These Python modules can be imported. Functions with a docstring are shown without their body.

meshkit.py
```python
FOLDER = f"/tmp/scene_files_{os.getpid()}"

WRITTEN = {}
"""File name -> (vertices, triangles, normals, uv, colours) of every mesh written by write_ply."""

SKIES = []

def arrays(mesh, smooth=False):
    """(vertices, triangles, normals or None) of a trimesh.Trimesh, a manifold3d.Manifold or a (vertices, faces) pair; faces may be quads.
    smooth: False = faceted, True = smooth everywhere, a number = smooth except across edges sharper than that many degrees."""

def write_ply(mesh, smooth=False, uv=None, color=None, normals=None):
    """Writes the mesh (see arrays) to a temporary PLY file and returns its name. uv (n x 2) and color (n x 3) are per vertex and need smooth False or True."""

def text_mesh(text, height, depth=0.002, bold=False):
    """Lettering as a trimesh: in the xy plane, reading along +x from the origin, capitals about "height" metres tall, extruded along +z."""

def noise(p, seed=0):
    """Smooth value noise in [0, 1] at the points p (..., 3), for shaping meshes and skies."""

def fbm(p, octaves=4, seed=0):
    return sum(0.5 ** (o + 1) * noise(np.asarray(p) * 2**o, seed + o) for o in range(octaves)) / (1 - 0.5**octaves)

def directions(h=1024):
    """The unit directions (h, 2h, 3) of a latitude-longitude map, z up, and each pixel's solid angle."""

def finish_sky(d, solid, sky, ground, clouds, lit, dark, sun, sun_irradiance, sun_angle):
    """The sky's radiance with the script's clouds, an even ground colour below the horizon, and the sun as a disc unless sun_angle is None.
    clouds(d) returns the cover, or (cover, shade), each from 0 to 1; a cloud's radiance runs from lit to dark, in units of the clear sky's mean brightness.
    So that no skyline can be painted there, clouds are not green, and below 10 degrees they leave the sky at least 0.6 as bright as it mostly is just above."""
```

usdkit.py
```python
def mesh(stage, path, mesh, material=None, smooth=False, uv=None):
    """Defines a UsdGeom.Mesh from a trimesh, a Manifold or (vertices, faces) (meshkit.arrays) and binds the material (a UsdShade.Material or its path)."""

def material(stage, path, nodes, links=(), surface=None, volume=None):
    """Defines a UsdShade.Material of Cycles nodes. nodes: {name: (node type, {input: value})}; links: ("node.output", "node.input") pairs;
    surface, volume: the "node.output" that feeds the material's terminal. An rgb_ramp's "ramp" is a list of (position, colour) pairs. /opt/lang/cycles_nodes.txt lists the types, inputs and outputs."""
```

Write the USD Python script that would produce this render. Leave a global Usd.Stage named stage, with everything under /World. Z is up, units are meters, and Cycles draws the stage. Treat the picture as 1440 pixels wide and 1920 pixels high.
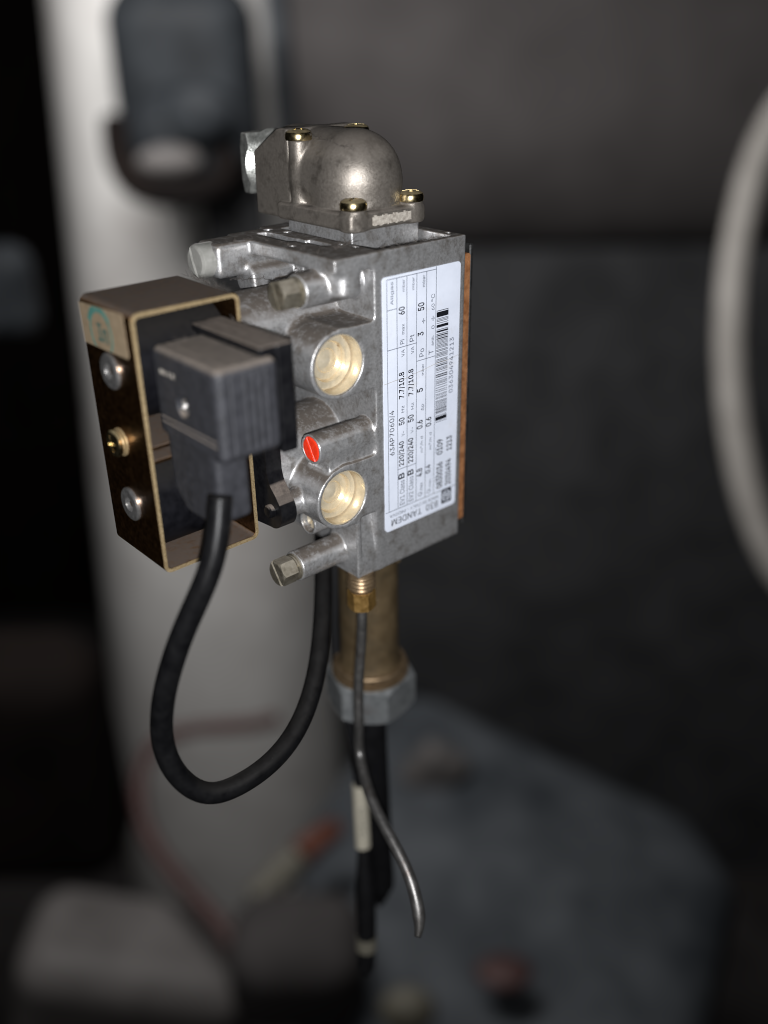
import math, random
import numpy as np, trimesh, usdkit, meshkit
import manifold3d as m3
from shapely.geometry import Polygon, Point, LineString, box as sbox
from shapely.ops import unary_union
from pxr import Usd, UsdGeom, UsdLux, UsdShade, Gf, Sdf

random.seed(7); np.random.seed(7)
stage = Usd.Stage.CreateInMemory()
UsdGeom.SetStageUpAxis(stage, 'Z'); UsdGeom.SetStageMetersPerUnit(stage, 1.0)
UsdGeom.Xform.Define(stage, '/World'); UsdGeom.Scope.Define(stage, '/World/Looks')
MM = 0.001
# ------------------------------------------------------------------ camera (x = along the rating label, y = into the picture to the left, z = up)
CAM = np.array([-0.25923713, -0.29831444, 0.1501373])
RIGHT = np.array([0.746, -0.6658, -0.0124]); UP = np.array([0.3143, 0.3355, 0.8881]); FWD = np.array([0.5871, 0.6664, -0.4595])
FPX = 1742.0
cam = UsdGeom.Camera.Define(stage, '/World/camera')
mt = Gf.Matrix4d(1.0)
for i, v in enumerate((RIGHT, UP, -FWD, CAM)):
    mt.SetRow(i, Gf.Vec4d(*map(float, v), 1.0 if i == 3 else 0.0))
cam.AddTransformOp().Set(mt)
cam.CreateHorizontalApertureAttr(36.0); cam.CreateVerticalApertureAttr(48.0); cam.CreateFocalLengthAttr(36.0 * FPX / 1440)
cam.CreateFStopAttr(3.15); cam.CreateFocusDistanceAttr(0.425); cam.CreateClippingRangeAttr((0.02, 60.0))
cam.CreateExposureAttr(0.0)
# ------------------------------------------------------------------ lamps: the phone's flash just under the lens, a work lamp and a ceiling lamp behind the photographer
def aim(prim, pos, to, upv=(0, 0, 1)):
    z = np.asarray(pos, float) - np.asarray(to, float); z /= np.linalg.norm(z)
    x = np.cross(upv, z); x /= np.linalg.norm(x); y = np.cross(z, x)
    m = Gf.Matrix4d(1.0)
    for i, v in enumerate((x, y, z, pos)):
        m.SetRow(i, Gf.Vec4d(*map(float, v), 1.0 if i == 3 else 0.0))
    prim.AddTransformOp().Set(m)
def note(prim, **kw):
    for k, v in kw.items(): prim.SetCustomDataByKey(k, v)
fl = UsdLux.DiskLight.Define(stage, '/World/flash_lamp')
fl.CreateRadiusAttr(0.006); fl.CreateIntensityAttr(9000.0); fl.CreateColorAttr(Gf.Vec3f(0.97, 0.98, 1.0))
aim(fl, CAM - 0.013 * UP + 0.003 * RIGHT, CAM + FWD * 0.45)
wl = UsdLux.RectLight.Define(stage, '/World/work_lamp')          # hangs beyond the valve and shines on the boiler behind it
wl.CreateWidthAttr(1.6); wl.CreateHeightAttr(0.9); wl.CreateIntensityAttr(31.0); wl.CreateColorAttr(Gf.Vec3f(1.0, 0.985, 0.965))
aim(wl, CAM + np.array([0.75, 2.15, 1.15]), CAM + np.array([2.5, 4.3, -1.0]))
rl = UsdLux.RectLight.Define(stage, '/World/room_lamp')          # dim lamp far behind the photographer
rl.CreateWidthAttr(1.6); rl.CreateHeightAttr(1.2); rl.CreateIntensityAttr(2.2); rl.CreateColorAttr(Gf.Vec3f(1.0, 0.97, 0.94))
aim(rl, CAM + np.array([-2.4, -2.2, 0.35]), CAM + FWD * 0.45)

# ------------------------------------------------------------------ prims, names, tags
taken = {}
def numbered(parent, name):
    k = (parent, name); n = taken.get(k, 0); taken[k] = n + 1
    return name if n == 0 else f'{name}_{n:03d}'
def path_of(p): return str(p.GetPath()) if p is not None else '/World'
def thing(name, label, cat, loc=(0, 0, 0), group=None):
    x = UsdGeom.Xform.Define(stage, '/World/' + numbered('/World', name)); x.AddTranslateOp().Set(Gf.Vec3d(*map(float, loc)))
    note(x.GetPrim(), label=label, category=cat)
    if group: note(x.GetPrim(), group=group)
    return x.GetPrim()
def part(name, mesh, mat, parent=None, smooth=35, label=None, shift=None):
    """mesh in millimetres, world axes; made metres relative to the thing's origin"""
    v, f = (np.asarray(mesh.vertices), np.asarray(mesh.faces)) if hasattr(mesh, 'vertices') else mesh
    v = np.asarray(v, float) * MM
    if shift is not None: v = v - np.asarray(shift)
    pp = path_of(parent)
    g = usdkit.mesh(stage, f'{pp}/{numbered(pp, name)}', (v, f), M[mat], smooth=smooth).GetPrim()
    if label: note(g, label=label)
    return g
def top(name, mesh, mat, label, cat, smooth=35, kind=None, group=None):
    g = part(name, mesh, mat, None, smooth)
    if label: note(g, label=label)
    if cat: note(g, category=cat)
    if kind: note(g, kind=kind)
    if group: note(g, group=group)
    return g
cat_ = trimesh.util.concatenate

# ------------------------------------------------------------------ materials
M = {}
def mat(name, nodes, links, surface='p.BSDF'):
    M[name] = usdkit.material(stage, '/World/Looks/' + name, nodes, links, surface=surface); return M[name]
def rough_mat(name, c1, c2, metallic=0.0, rough=(0.4, 0.6), scale=120, bump=0.15, bscale=900, dust=None, dust_amt=0.9, speck=None, spec=0.5, coat=0.0, bdist=0.0004, stain=None, detail=6):
    """Two-tone noise, fine bump, optional dust lying on upward faces, optional bright specks, optional stains. Sizes: noise per metre."""
    n = {'g': ('geometry', {}), 'n1': ('noise_texture', {'scale': scale, 'detail': detail, 'roughness': 0.62}),
         'r1': ('rgb_ramp', {'ramp': [(0.32, c1), (0.68, c2)]}), 'nb': ('noise_texture', {'scale': bscale, 'detail': 4}),
         'b': ('bump', {'strength': bump, 'distance': bdist}), 'rr': ('map_range', {'from_min': 0.3, 'from_max': 0.7, 'to_min': rough[0], 'to_max': rough[1], 'clamp': True}),
         'p': ('principled_bsdf', {'metallic': metallic, 'specular_ior_level': spec, 'coat_weight': coat})}
    l = [('g.position', 'n1.vector'), ('g.position', 'nb.vector'), ('n1.fac', 'r1.fac'), ('nb.fac', 'b.height'), ('b.normal', 'p.normal'), ('n1.fac', 'rr.value'), ('rr.result', 'p.roughness')]
    col = 'r1.color'
    if stain:
        n['ns'] = ('noise_texture', {'scale': stain[0], 'detail': 5, 'roughness': 0.7}); n['rs'] = ('rgb_ramp', {'ramp': [(stain[1], (0, 0, 0)), (stain[2], (1, 1, 1))]})
        n['ms'] = ('mix_color', {'b': stain[3]}); l += [('g.position', 'ns.vector'), ('ns.fac', 'rs.fac'), ('rs.color', 'ms.fac'), (col, 'ms.a')]; col = 'ms.result'
    if speck:
        n['v'] = ('noise_texture', {'scale': speck[0], 'detail': 2, 'roughness': 0.8}); n['vr'] = ('rgb_ramp', {'ramp': [(speck[1], (0, 0, 0)), (speck[1] + 0.05, (1, 1, 1))]})
        n['vm'] = ('mix_color', {'b': speck[2]}); l += [('g.position', 'v.vector'), ('v.fac', 'vr.fac'), ('vr.color', 'vm.fac'), (col, 'vm.a')]; col = 'vm.result'
    if dust:
        n['dz'] = ('vector_math', {'math_type': 'dot_product', 'vector2': (0.0, 0.0, 1.0)}); n['dm'] = ('map_range', {'from_min': 0.40, 'from_max': 0.75, 'to_min': 0.0, 'to_max': dust_amt, 'clamp': True})
        n['dn'] = ('noise_texture', {'scale': 260, 'detail': 8, 'roughness': 0.75}); n['dr'] = ('rgb_ramp', {'ramp': [(0.30, (0.45, 0.45, 0.45)), (0.50, (1, 1, 1))]})
        n['dd'] = ('math', {'math_type': 'multiply'}); n['dc'] = ('mix_color', {'b': dust}); n['df'] = ('mix_color', {'a': tuple(0.6 * x for x in dust), 'b': tuple(1.25 * x for x in dust)})
        n['d2'] = ('noise_texture', {'scale': 1500, 'detail': 3}); n['mi'] = ('mix_float', {'a': metallic, 'b': 0.0}); n['mr'] = ('mix_float', {'b': 0.95})
        l += [('g.normal', 'dz.vector1'), ('dz.value', 'dm.value'), ('g.position', 'dn.vector'), ('dn.fac', 'dr.fac'), ('dm.result', 'dd.value1'), ('dr.color', 'dd.value2'),
              ('g.position', 'd2.vector'), ('d2.fac', 'df.fac'), ('df.result', 'dc.b'), ('dd.value', 'dc.fac'), (col, 'dc.a'), ('dd.value', 'mi.fac'), ('mi.result', 'p.metallic'), ('rr.result', 'mr.a'), ('dd.value', 'mr.fac')]
        l = [x for x in l if x[1] != 'p.roughness'] + [('mr.result', 'p.roughness')]; col = 'dc.result'
    l.append((col, 'p.base_color'))
    return mat(name, n, l)
DUST = (0.088, 0.073, 0.061)
rough_mat('cast_zinc', (0.385, 0.382, 0.382), (0.505, 0.502, 0.505), 0.68, (0.28, 0.42), 700, 0.35, 2200, dust=DUST, dust_amt=1.0, stain=(130, 0.50, 0.70, (0.22, 0.20, 0.18)))
rough_mat('cast_zinc_dull', (0.22, 0.194, 0.168), (0.29, 0.262, 0.23), 0.68, (0.36, 0.50), 800, 0.35, 2400, dust=DUST, dust_amt=0.7, stain=(120, 0.52, 0.72, (0.115, 0.10, 0.085)))
rough_mat('gold_steel', (0.115, 0.055, 0.020), (0.20, 0.105, 0.042), 0.985, (0.26, 0.40), 500, 0.12, 2500, dust=(0.085, 0.062, 0.048), dust_amt=0.95, speck=(2300, 0.66, (0.5, 0.40, 0.26)))
rough_mat('gold_edge', (0.30, 0.21, 0.105), (0.58, 0.45, 0.26), 0.6, (0.3, 0.5), 1500, 0.4, 2500)
rough_mat('yellow_zinc', (0.42, 0.33, 0.16), (0.72, 0.60, 0.36), 1.0, (0.18, 0.34), 300, 0.1, 1500, dust=DUST, dust_amt=0.35)
rough_mat('dull_nickel', (0.26, 0.23, 0.17), (0.46, 0.42, 0.34), 0.85, (0.3, 0.45), 300, 0.15, 1500, dust=DUST, dust_amt=0.6)
rough_mat('pale_brass', (0.68, 0.585, 0.42), (0.78, 0.69, 0.53), 0.55, (0.18, 0.27), 300, 0.03, 1200, stain=(160, 0.66, 0.74, (0.34, 0.20, 0.08)))
rough_mat('aluminium', (0.50, 0.49, 0.48), (0.70, 0.69, 0.68), 0.9, (0.22, 0.36), 300, 0.1, 1500)
rough_mat('white_plastic', (0.22, 0.218, 0.20), (0.30, 0.295, 0.275), 0.0, (0.22, 0.34), 200, 0.05, 900)
rough_mat('red_plastic', (0.66, 0.028, 0.008), (0.78, 0.042, 0.012), 0.0, (0.16, 0.28), 500, 0.12, 900, stain=(400, 0.62, 0.8, (0.30, 0.02, 0.01)))
rough_mat('grey_plug', (0.018, 0.0185, 0.0215), (0.030, 0.0305, 0.036), 0.0, (0.48, 0.62), 250, 0.35, 3000, dust=(0.15, 0.125, 0.105), dust_amt=1.0, speck=(1700, 0.70, (0.16, 0.15, 0.14)), spec=0.42)
rough_mat('black_plastic', (0.004, 0.004, 0.005), (0.009, 0.009, 0.010), 0.0, (0.22, 0.4), 200, 0.08, 2000, dust=(0.17, 0.14, 0.118), speck=(1500, 0.74, (0.10, 0.095, 0.09)), spec=0.35)
rough_mat('coil_black', (0.003, 0.003, 0.004), (0.007, 0.007, 0.009), 0.0, (0.4, 0.55), 200, 0.2, 1500, dust=(0.016, 0.0145, 0.0135), speck=(1500, 0.74, (0.05, 0.05, 0.055)), spec=0.1)
rough_mat('black_rubber', (0.003, 0.003, 0.0035), (0.007, 0.007, 0.0075), 0.0, (0.26, 0.42), 150, 0.10, 2500, dust=(0.02, 0.018, 0.016), dust_amt=0.3, speck=(1600, 0.73, (0.16, 0.15, 0.13)), spec=0.2)
rough_mat('soot_rubber', (0.0025, 0.0025, 0.003), (0.005, 0.005, 0.006), 0.0, (0.6, 0.75), 150, 0.1, 2500, spec=0.2)
rough_mat('shiny_cable', (0.005, 0.005, 0.006), (0.009, 0.009, 0.010), 0.0, (0.2, 0.32), 150, 0.05, 2500)
rough_mat('label_paper', (0.62, 0.66, 0.755), (0.70, 0.74, 0.84), 0.0, (0.30, 0.5), 60, 0.08, 500, stain=(70, 0.58, 0.85, (0.58, 0.58, 0.60)))
rough_mat('print_ink', (0.006, 0.007, 0.010), (0.012, 0.013, 0.018), 0.0, (0.4, 0.5), 200, 0.0)
rough_mat('print_thin', (0.055, 0.065, 0.09), (0.10, 0.115, 0.145), 0.0, (0.4, 0.5), 200, 0.0)
rough_mat('beige_paper', (0.21, 0.155, 0.097), (0.28, 0.215, 0.138), 0.0, (0.6, 0.8), 300, 0.2, 2200, stain=(90, 0.55, 0.75, (0.26, 0.18, 0.10)))
rough_mat('green_ink', (0.03, 0.15, 0.13), (0.10, 0.22, 0.18), 0.0, (0.6, 0.8), 700, 0.0)
rough_mat('dark_green_ink', (0.02, 0.07, 0.06), (0.05, 0.11, 0.09), 0.0, (0.6, 0.8), 700, 0.0)
rough_mat('worn_white', (0.22, 0.19, 0.16), (0.52, 0.48, 0.42), 0.0, (0.6, 0.8), 500, 0.3, 1500)
rough_mat('copper_gasket', (0.22, 0.088, 0.034), (0.42, 0.19, 0.082), 0.25, (0.4, 0.6), 350, 0.3, 1500)
rough_mat('dark_steel', (0.02, 0.02, 0.02), (0.05, 0.05, 0.05), 0.6, (0.4, 0.6), 200, 0.2)
rough_mat('old_brass', (0.095, 0.066, 0.034), (0.150, 0.106, 0.056), 0.45, (0.45, 0.62), 130, 0.5, 2200, stain=(50, 0.5, 0.8, (0.075, 0.058, 0.035)))
rough_mat('bright_brass', (0.34, 0.19, 0.05), (0.60, 0.37, 0.13), 0.8, (0.3, 0.45), 400, 0.3, 1200)
rough_mat('bronze_ring', (0.17, 0.115, 0.065), (0.28, 0.20, 0.12), 0.7, (0.32, 0.5), 250, 0.2, 1500)
rough_mat('zinc_nut', (0.34, 0.36, 0.37), (0.50, 0.52, 0.53), 0.75, (0.26, 0.44), 180, 0.25, 1800, stain=(45, 0.58, 0.72, (0.16, 0.11, 0.09)), speck=(1700, 0.70, (0.55, 0.56, 0.56)))
rough_mat('bright_zinc', (0.45, 0.46, 0.43), (0.72, 0.73, 0.69), 0.85, (0.2, 0.36), 250, 0.25, 1200, dust=DUST, dust_amt=0.6)
rough_mat('steel_tube', (0.12, 0.116, 0.112), (0.19, 0.184, 0.178), 0.8, (0.34, 0.46), 220, 0.15, 1500, stain=(60, 0.55, 0.75, (0.10, 0.08, 0.07)))
rough_mat('lint_fibre', (0.05, 0.043, 0.037), (0.10, 0.085, 0.075), 0.0, (0.8, 0.9), 300, 0.0)
rough_mat('tag_paper', (0.34, 0.315, 0.25), (0.42, 0.39, 0.315), 0.0, (0.6, 0.8), 300, 0.1)
# background
rough_mat('pale_enamel', (0.70, 0.685, 0.67), (0.78, 0.765, 0.75), 0.0, (0.5, 0.6), 3.0, 0.0, stain=(1.6, 0.50, 0.80, (0.56, 0.52, 0.50)), detail=2, spec=0.2)
rough_mat('wall_grey', (0.076, 0.070, 0.070), (0.108, 0.100, 0.100), 0.0, (0.7, 0.9), 1.5, 0.0, detail=2, spec=0.1)
rough_mat('dark_grey', (0.050, 0.051, 0.054), (0.082, 0.083, 0.088), 0.0, (0.6, 0.8), 2.5, 0.0, detail=2, spec=0.1)
rough_mat('soot', (0.006, 0.005, 0.005), (0.012, 0.009, 0.008), 0.0, (0.8, 0.9), 3, 0.0, detail=2, spec=0.05)
rough_mat('slate_blue', (0.040, 0.046, 0.054), (0.095, 0.104, 0.116), 0.0, (0.5, 0.7), 3.0, 0.0, detail=2, spec=0.15)
rough_mat('slate_dark', (0.015, 0.017, 0.020), (0.030, 0.034, 0.039), 0.0, (0.5, 0.7), 7.0, 0.0, detail=2, spec=0.15)
rough_mat('hoop_white', (0.30, 0.282, 0.262), (0.40, 0.378, 0.356), 0.0, (0.5, 0.6), 8, 0.0, detail=2, spec=0.2)
rough_mat('dull_red', (0.050, 0.022, 0.020), (0.075, 0.032, 0.030), 0.0, (0.5, 0.7), 8, 0.0, detail=2)
rough_mat('orange_red', (0.085, 0.022, 0.010), (0.12, 0.032, 0.015), 0.0, (0.5, 0.7), 8, 0.0, detail=2)
rough_mat('straw', (0.10, 0.092, 0.070), (0.135, 0.125, 0.098), 0.0, (0.5, 0.7), 8, 0.0, detail=2)
rough_mat('floor_grey', (0.040, 0.037, 0.037), (0.065, 0.060, 0.060), 0.0, (0.7, 0.9), 3.0, 0.0, detail=2, spec=0.1)

rough_mat('grey_enamel', (0.095, 0.088, 0.086), (0.155, 0.145, 0.142), 0.0, (0.5, 0.6), 3.0, 0.0, spec=0.2)

# ------------------------------------------------------------------ modelling kit: signed distances, meshed as surface nets
def sbx(lo, hi, r=0.0):
    lo, hi = np.asarray(lo, float), np.asarray(hi, float); c, h = (lo + hi) / 2, (hi - lo) / 2 - r
    def f(x, y, z):
        a, b, d = np.abs(x - c[0]) - h[0], np.abs(y - c[1]) - h[1], np.abs(z - c[2]) - h[2]
        return np.sqrt(np.maximum(a, 0) ** 2 + np.maximum(b, 0) ** 2 + np.maximum(d, 0) ** 2) + np.minimum(np.maximum(np.maximum(a, b), d), 0) - r
    return f
def scy(ax, c, rad, a, b, r=0.0):
    """cylinder along axis ax from a to b; c = its other two coordinates in x, y, z order"""
    def f(x, y, z):
        q = (x, y, z); o = [q[i] for i in range(3) if i != ax]
        d = np.sqrt((o[0] - c[0]) ** 2 + (o[1] - c[1]) ** 2) - (rad - r); e = np.abs(q[ax] - (a + b) / 2) - ((b - a) / 2 - r)
        return np.minimum(np.maximum(d, e), 0) + np.sqrt(np.maximum(d, 0) ** 2 + np.maximum(e, 0) ** 2) - r
    return f
def ssp(c, rad): return lambda x, y, z: np.sqrt((x - c[0]) ** 2 + (y - c[1]) ** 2 + (z - c[2]) ** 2) - rad
def scap(a, b, rad):
    a, b = np.asarray(a, float), np.asarray(b, float); d = b - a; L = d @ d
    def f(x, y, z):
        t = np.clip(((x - a[0]) * d[0] + (y - a[1]) * d[1] + (z - a[2]) * d[2]) / L, 0, 1)
        return np.sqrt((x - a[0] - t * d[0]) ** 2 + (y - a[1] - t * d[1]) ** 2 + (z - a[2] - t * d[2]) ** 2) - rad
    return f
def shalf(n, d):
    n = np.asarray(n, float); n = n / np.linalg.norm(n)
    return lambda x, y, z: x * n[0] + y * n[1] + z * n[2] - d
def su(fs, k):
    def f(x, y, z):
        o = fs[0](x, y, z)
        for g in fs[1:]:
            b = g(x, y, z); h = np.maximum(k - np.abs(o - b), 0) / k; o = np.minimum(o, b) - h * h * k * 0.25
        return o
    return f
def sub(f0, fs, k=0.4):
    def f(x, y, z):
        o = f0(x, y, z)
        for g in fs:
            b = -g(x, y, z); h = np.maximum(k - np.abs(o - b), 0) / k; o = np.maximum(o, b) + h * h * k * 0.25
        return o
    return f
def inter(f0, fs, k=0.6): return sub(f0, [lambda x, y, z, g=g: -g(x, y, z) for g in fs], k)
def net(f, lo, hi, h):
    lo = np.asarray(lo, float); n = np.ceil((np.asarray(hi, float) - lo) / h).astype(int) + 1
    ax = [(lo[i] + h * np.arange(n[i])).astype(np.float32) for i in range(3)]
    v = f(ax[0][:, None, None], ax[1][None, :, None], ax[2][None, None, :]); v = np.broadcast_to(v, n).astype(np.float32)
    s = v < 0
    cs = np.zeros(n - 1, np.int8)
    for i, j, k in np.ndindex(2, 2, 2): cs += s[i:n[0] - 1 + i, j:n[1] - 1 + j, k:n[2] - 1 + k]
    cells = np.argwhere((cs > 0) & (cs < 8)); idx = np.full(n - 1, -1, np.int64); idx[tuple(cells.T)] = np.arange(len(cells))
    acc, cnt = np.zeros((len(cells), 3)), np.zeros(len(cells))
    corners = list(np.ndindex(2, 2, 2))
    for a in corners:
        for d in range(3):
            if a[d]: continue
            b = list(a); b[d] = 1
            va, vb = v[tuple((cells + a).T)], v[tuple((cells + b).T)]
            m = (va < 0) != (vb < 0); t = np.where(m, va / np.where(m, va - vb, 1), 0)
            p = np.tile(np.array(a, float), (len(cells), 1)); p[:, d] += t
            acc += np.where(m[:, None], p, 0); cnt += m
    P = lo + h * (cells + acc / cnt[:, None])
    F = []
    for d in range(3):
        o = [i for i in range(3) if i != d]
        sl0 = [slice(1, -1)] * 3; sl1 = [slice(1, -1)] * 3
        sl0[d], sl1[d] = slice(0, -1), slice(1, None)
        e = np.argwhere(s[tuple(sl0)] != s[tuple(sl1)]); off = np.ones(3, int); off[d] = 0; e = e + off
        up = s[tuple(e.T)]
        q = []
        for da, db in ((1, 1), (0, 1), (0, 0), (1, 0)):
            c = e.copy(); c[:, o[0]] -= da; c[:, o[1]] -= db; q.append(idx[tuple(c.T)])
        q = np.stack(q, 1); flip = up if d != 1 else ~up
        q = np.where(flip[:, None], q, q[:, ::-1]); F.append(q)
    F = np.vstack(F)
    for _ in range(2):
        w = f(P[:, 0], P[:, 1], P[:, 2]); e = 0.05
        g = np.stack([f(P[:, 0] + e * (i == 0), P[:, 1] + e * (i == 1), P[:, 2] + e * (i == 2)) - w for i in range(3)], 1) / e
        st = -(w / np.maximum((g ** 2).sum(1), 0.05))[:, None] * g
        L = np.linalg.norm(st, axis=1, keepdims=True); P = P + st * np.minimum(1, 0.5 * h / np.maximum(L, 1e-9))
    return trimesh.Trimesh(P, np.vstack([F[:, [0, 1, 2]], F[:, [0, 2, 3]]]), process=False)
# turned parts, prisms, tubes
AX = {0: np.array([[0, 0, 1.], [1, 0, 0], [0, 1, 0]]), 1: np.array([[0, 1., 0], [0, 0, 1], [1, 0, 0]]), 2: np.eye(3)}
def orient(m, ax, c=(0, 0, 0), sgn=1):
    """turns a mesh whose axis is z so that z runs along world axis ax (negative for sgn = -1) at point c"""
    v = np.array(m.vertices)
    if sgn < 0: v = v * [1, -1, -1]
    m = trimesh.Trimesh(v @ AX[ax].T, m.faces, process=False); m.apply_translation(c); return m
def lathe(prof, ax=2, c=(0, 0, 0), sgn=1, n=64):
    """prof: (radius, height) pairs from bottom outside/inside round; closed"""
    pr = np.asarray(prof, float); k = len(pr); a = np.linspace(0, 2 * np.pi, n, endpoint=False)
    v = np.stack([pr[:, 0][None] * np.cos(a)[:, None], pr[:, 0][None] * np.sin(a)[:, None], np.tile(pr[:, 1], (n, 1))], -1).reshape(-1, 3)
    f = []
    for i in range(n):
        for j in range(k - 1):
            p, q, r, s = i * k + j, ((i + 1) % n) * k + j, ((i + 1) % n) * k + j + 1, i * k + j + 1
            f += [(p, q, r), (p, r, s)]
    m = trimesh.Trimesh(v, f, process=False); m.merge_vertices(); m.update_faces(m.nondegenerate_faces()); m.fix_normals()
    return orient(m, ax, c, sgn)
def prism(poly, a, b, ax=2, c=(0, 0, 0), bev=0.0):
    """extrudes a shapely polygon along world axis ax from a to b (polygon axes: 0:(y,z) 1:(z,x) 2:(x,y))"""
    if bev:
        layers = [(a, -bev), (a + bev, 0), (b - bev, 0), (b, -bev)]
        m = m3.Manifold()
        hull = []
        for z, o in layers:
            q = poly.buffer(o, join_style=1)
            hull.append(np.c_[np.array(q.exterior.coords)[:-1], np.full(len(q.exterior.coords) - 1, z)])
        hl = trimesh.convex.convex_hull(np.vstack(hull)); m_ = hl
    else:
        m_ = trimesh.creation.extrude_polygon(poly, b - a, engine='earcut'); m_.apply_translation([0, 0, a])
    return orient(m_, ax, c)
def hexagon(af, rot=0.0):
    r = af / math.sqrt(3); return Polygon([(r * math.cos(rot + k * math.pi / 3), r * math.sin(rot + k * math.pi / 3)) for k in range(6)])
def mani(m):
    m = trimesh.Trimesh(m.vertices, m.faces); m.merge_vertices()
    return m3.Manifold(m3.Mesh(np.asarray(m.vertices, np.float32), np.asarray(m.faces, np.uint32)))
def unman(m):
    q = m.to_mesh(); return trimesh.Trimesh(np.array(q.vert_properties[:, :3]), np.array(q.tri_verts), process=False)
def hexnut(af, h, ax, c, sgn=1, rot=0.0, cham=0.35, bore=None, slot=None):
    """hexagon with the corners turned off at both ends (chamfer), optional bore and screwdriver slot in its end"""
    m = mani(trimesh.creation.extrude_polygon(hexagon(af, rot), h, engine='earcut')); R_ = af / math.sqrt(3); d = (R_ - af / 2) * 1.25 * cham / 0.35; t = d * 0.58
    cone = lathe([(0, 0), (R_ - d, 0), (R_ + 0.01, t), (R_ + 0.01, h - t), (R_ - d, h), (0, h)], n=72); m = m ^ mani(cone)
    if bore: m = m - mani(trimesh.creation.cylinder(bore, h * 3, sections=48))
    if slot:
        b = trimesh.creation.box((af * 2, slot[0], slot[1] * 2)); b.apply_translation([0, 0, h]); b.apply_transform(trimesh.transformations.rotation_matrix(slot[2], [0, 0, 1])); m = m - mani(b)
    return orient(unman(m), ax, c, sgn)
def spline(pts, n=200):
    p = np.asarray(pts, float); t = np.r_[0, np.cumsum(np.linalg.norm(np.diff(p, axis=0), axis=1) ** 0.5)]
    from scipy.interpolate import CubicSpline
    return CubicSpline(t, p)(np.linspace(0, t[-1], n))
def tube(pts, rad, n=24, caps=True, flat=None):
    p = np.asarray(pts, float); k = len(p); rad = np.broadcast_to(rad, k)
    T = np.gradient(p, axis=0); T /= np.linalg.norm(T, axis=1, keepdims=True)
    u = np.cross(T[0], [0.3, 0.5, 0.81]); u /= np.linalg.norm(u); v = []
    a = np.linspace(0, 2 * np.pi, n, endpoint=False)
    for i in range(k):
        u = u - T[i] * (u @ T[i]); u /= np.linalg.norm(u); w = np.cross(T[i], u)
        v.append(p[i] + rad[i] * (np.cos(a)[:, None] * u + np.sin(a)[:, None] * w))
    v = np.vstack(v + ([p[:1], p[-1:]] if caps else [])); f = []
    for i in range(k - 1):
        for j in range(n):
            q, r = i * n + j, i * n + (j + 1) % n; f += [(q, r, r + n), (q, r + n, q + n)]
    if caps:
        for j in range(n): f += [(k * n, (j + 1) % n, j), (k * n + 1, (k - 1) * n + j, (k - 1) * n + (j + 1) % n)]
    return trimesh.Trimesh(v, f, process=False)
def bx(lo, hi, bev=0.0):
    lo, hi = np.asarray(lo, float), np.asarray(hi, float)
    if not bev:
        m = trimesh.creation.box(hi - lo); m.apply_translation((lo + hi) / 2); return m
    pts = []
    for i in range(3):
        for s in np.ndindex(2, 2, 2):
            p = np.where(s, hi, lo).astype(float); q = p + np.where(s, -bev, bev); q[i] = p[i]; pts.append(q)
    return trimesh.convex.convex_hull(np.array(pts))
def at(px, py, depth):
    """the point (mm) seen at a pixel of the photograph at a distance in metres along the view axis: used once to survey where things stand"""
    return (CAM + depth * (FWD + (px - 720) / FPX * RIGHT - (py - 960) / FPX * UP)) * 1000
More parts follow.
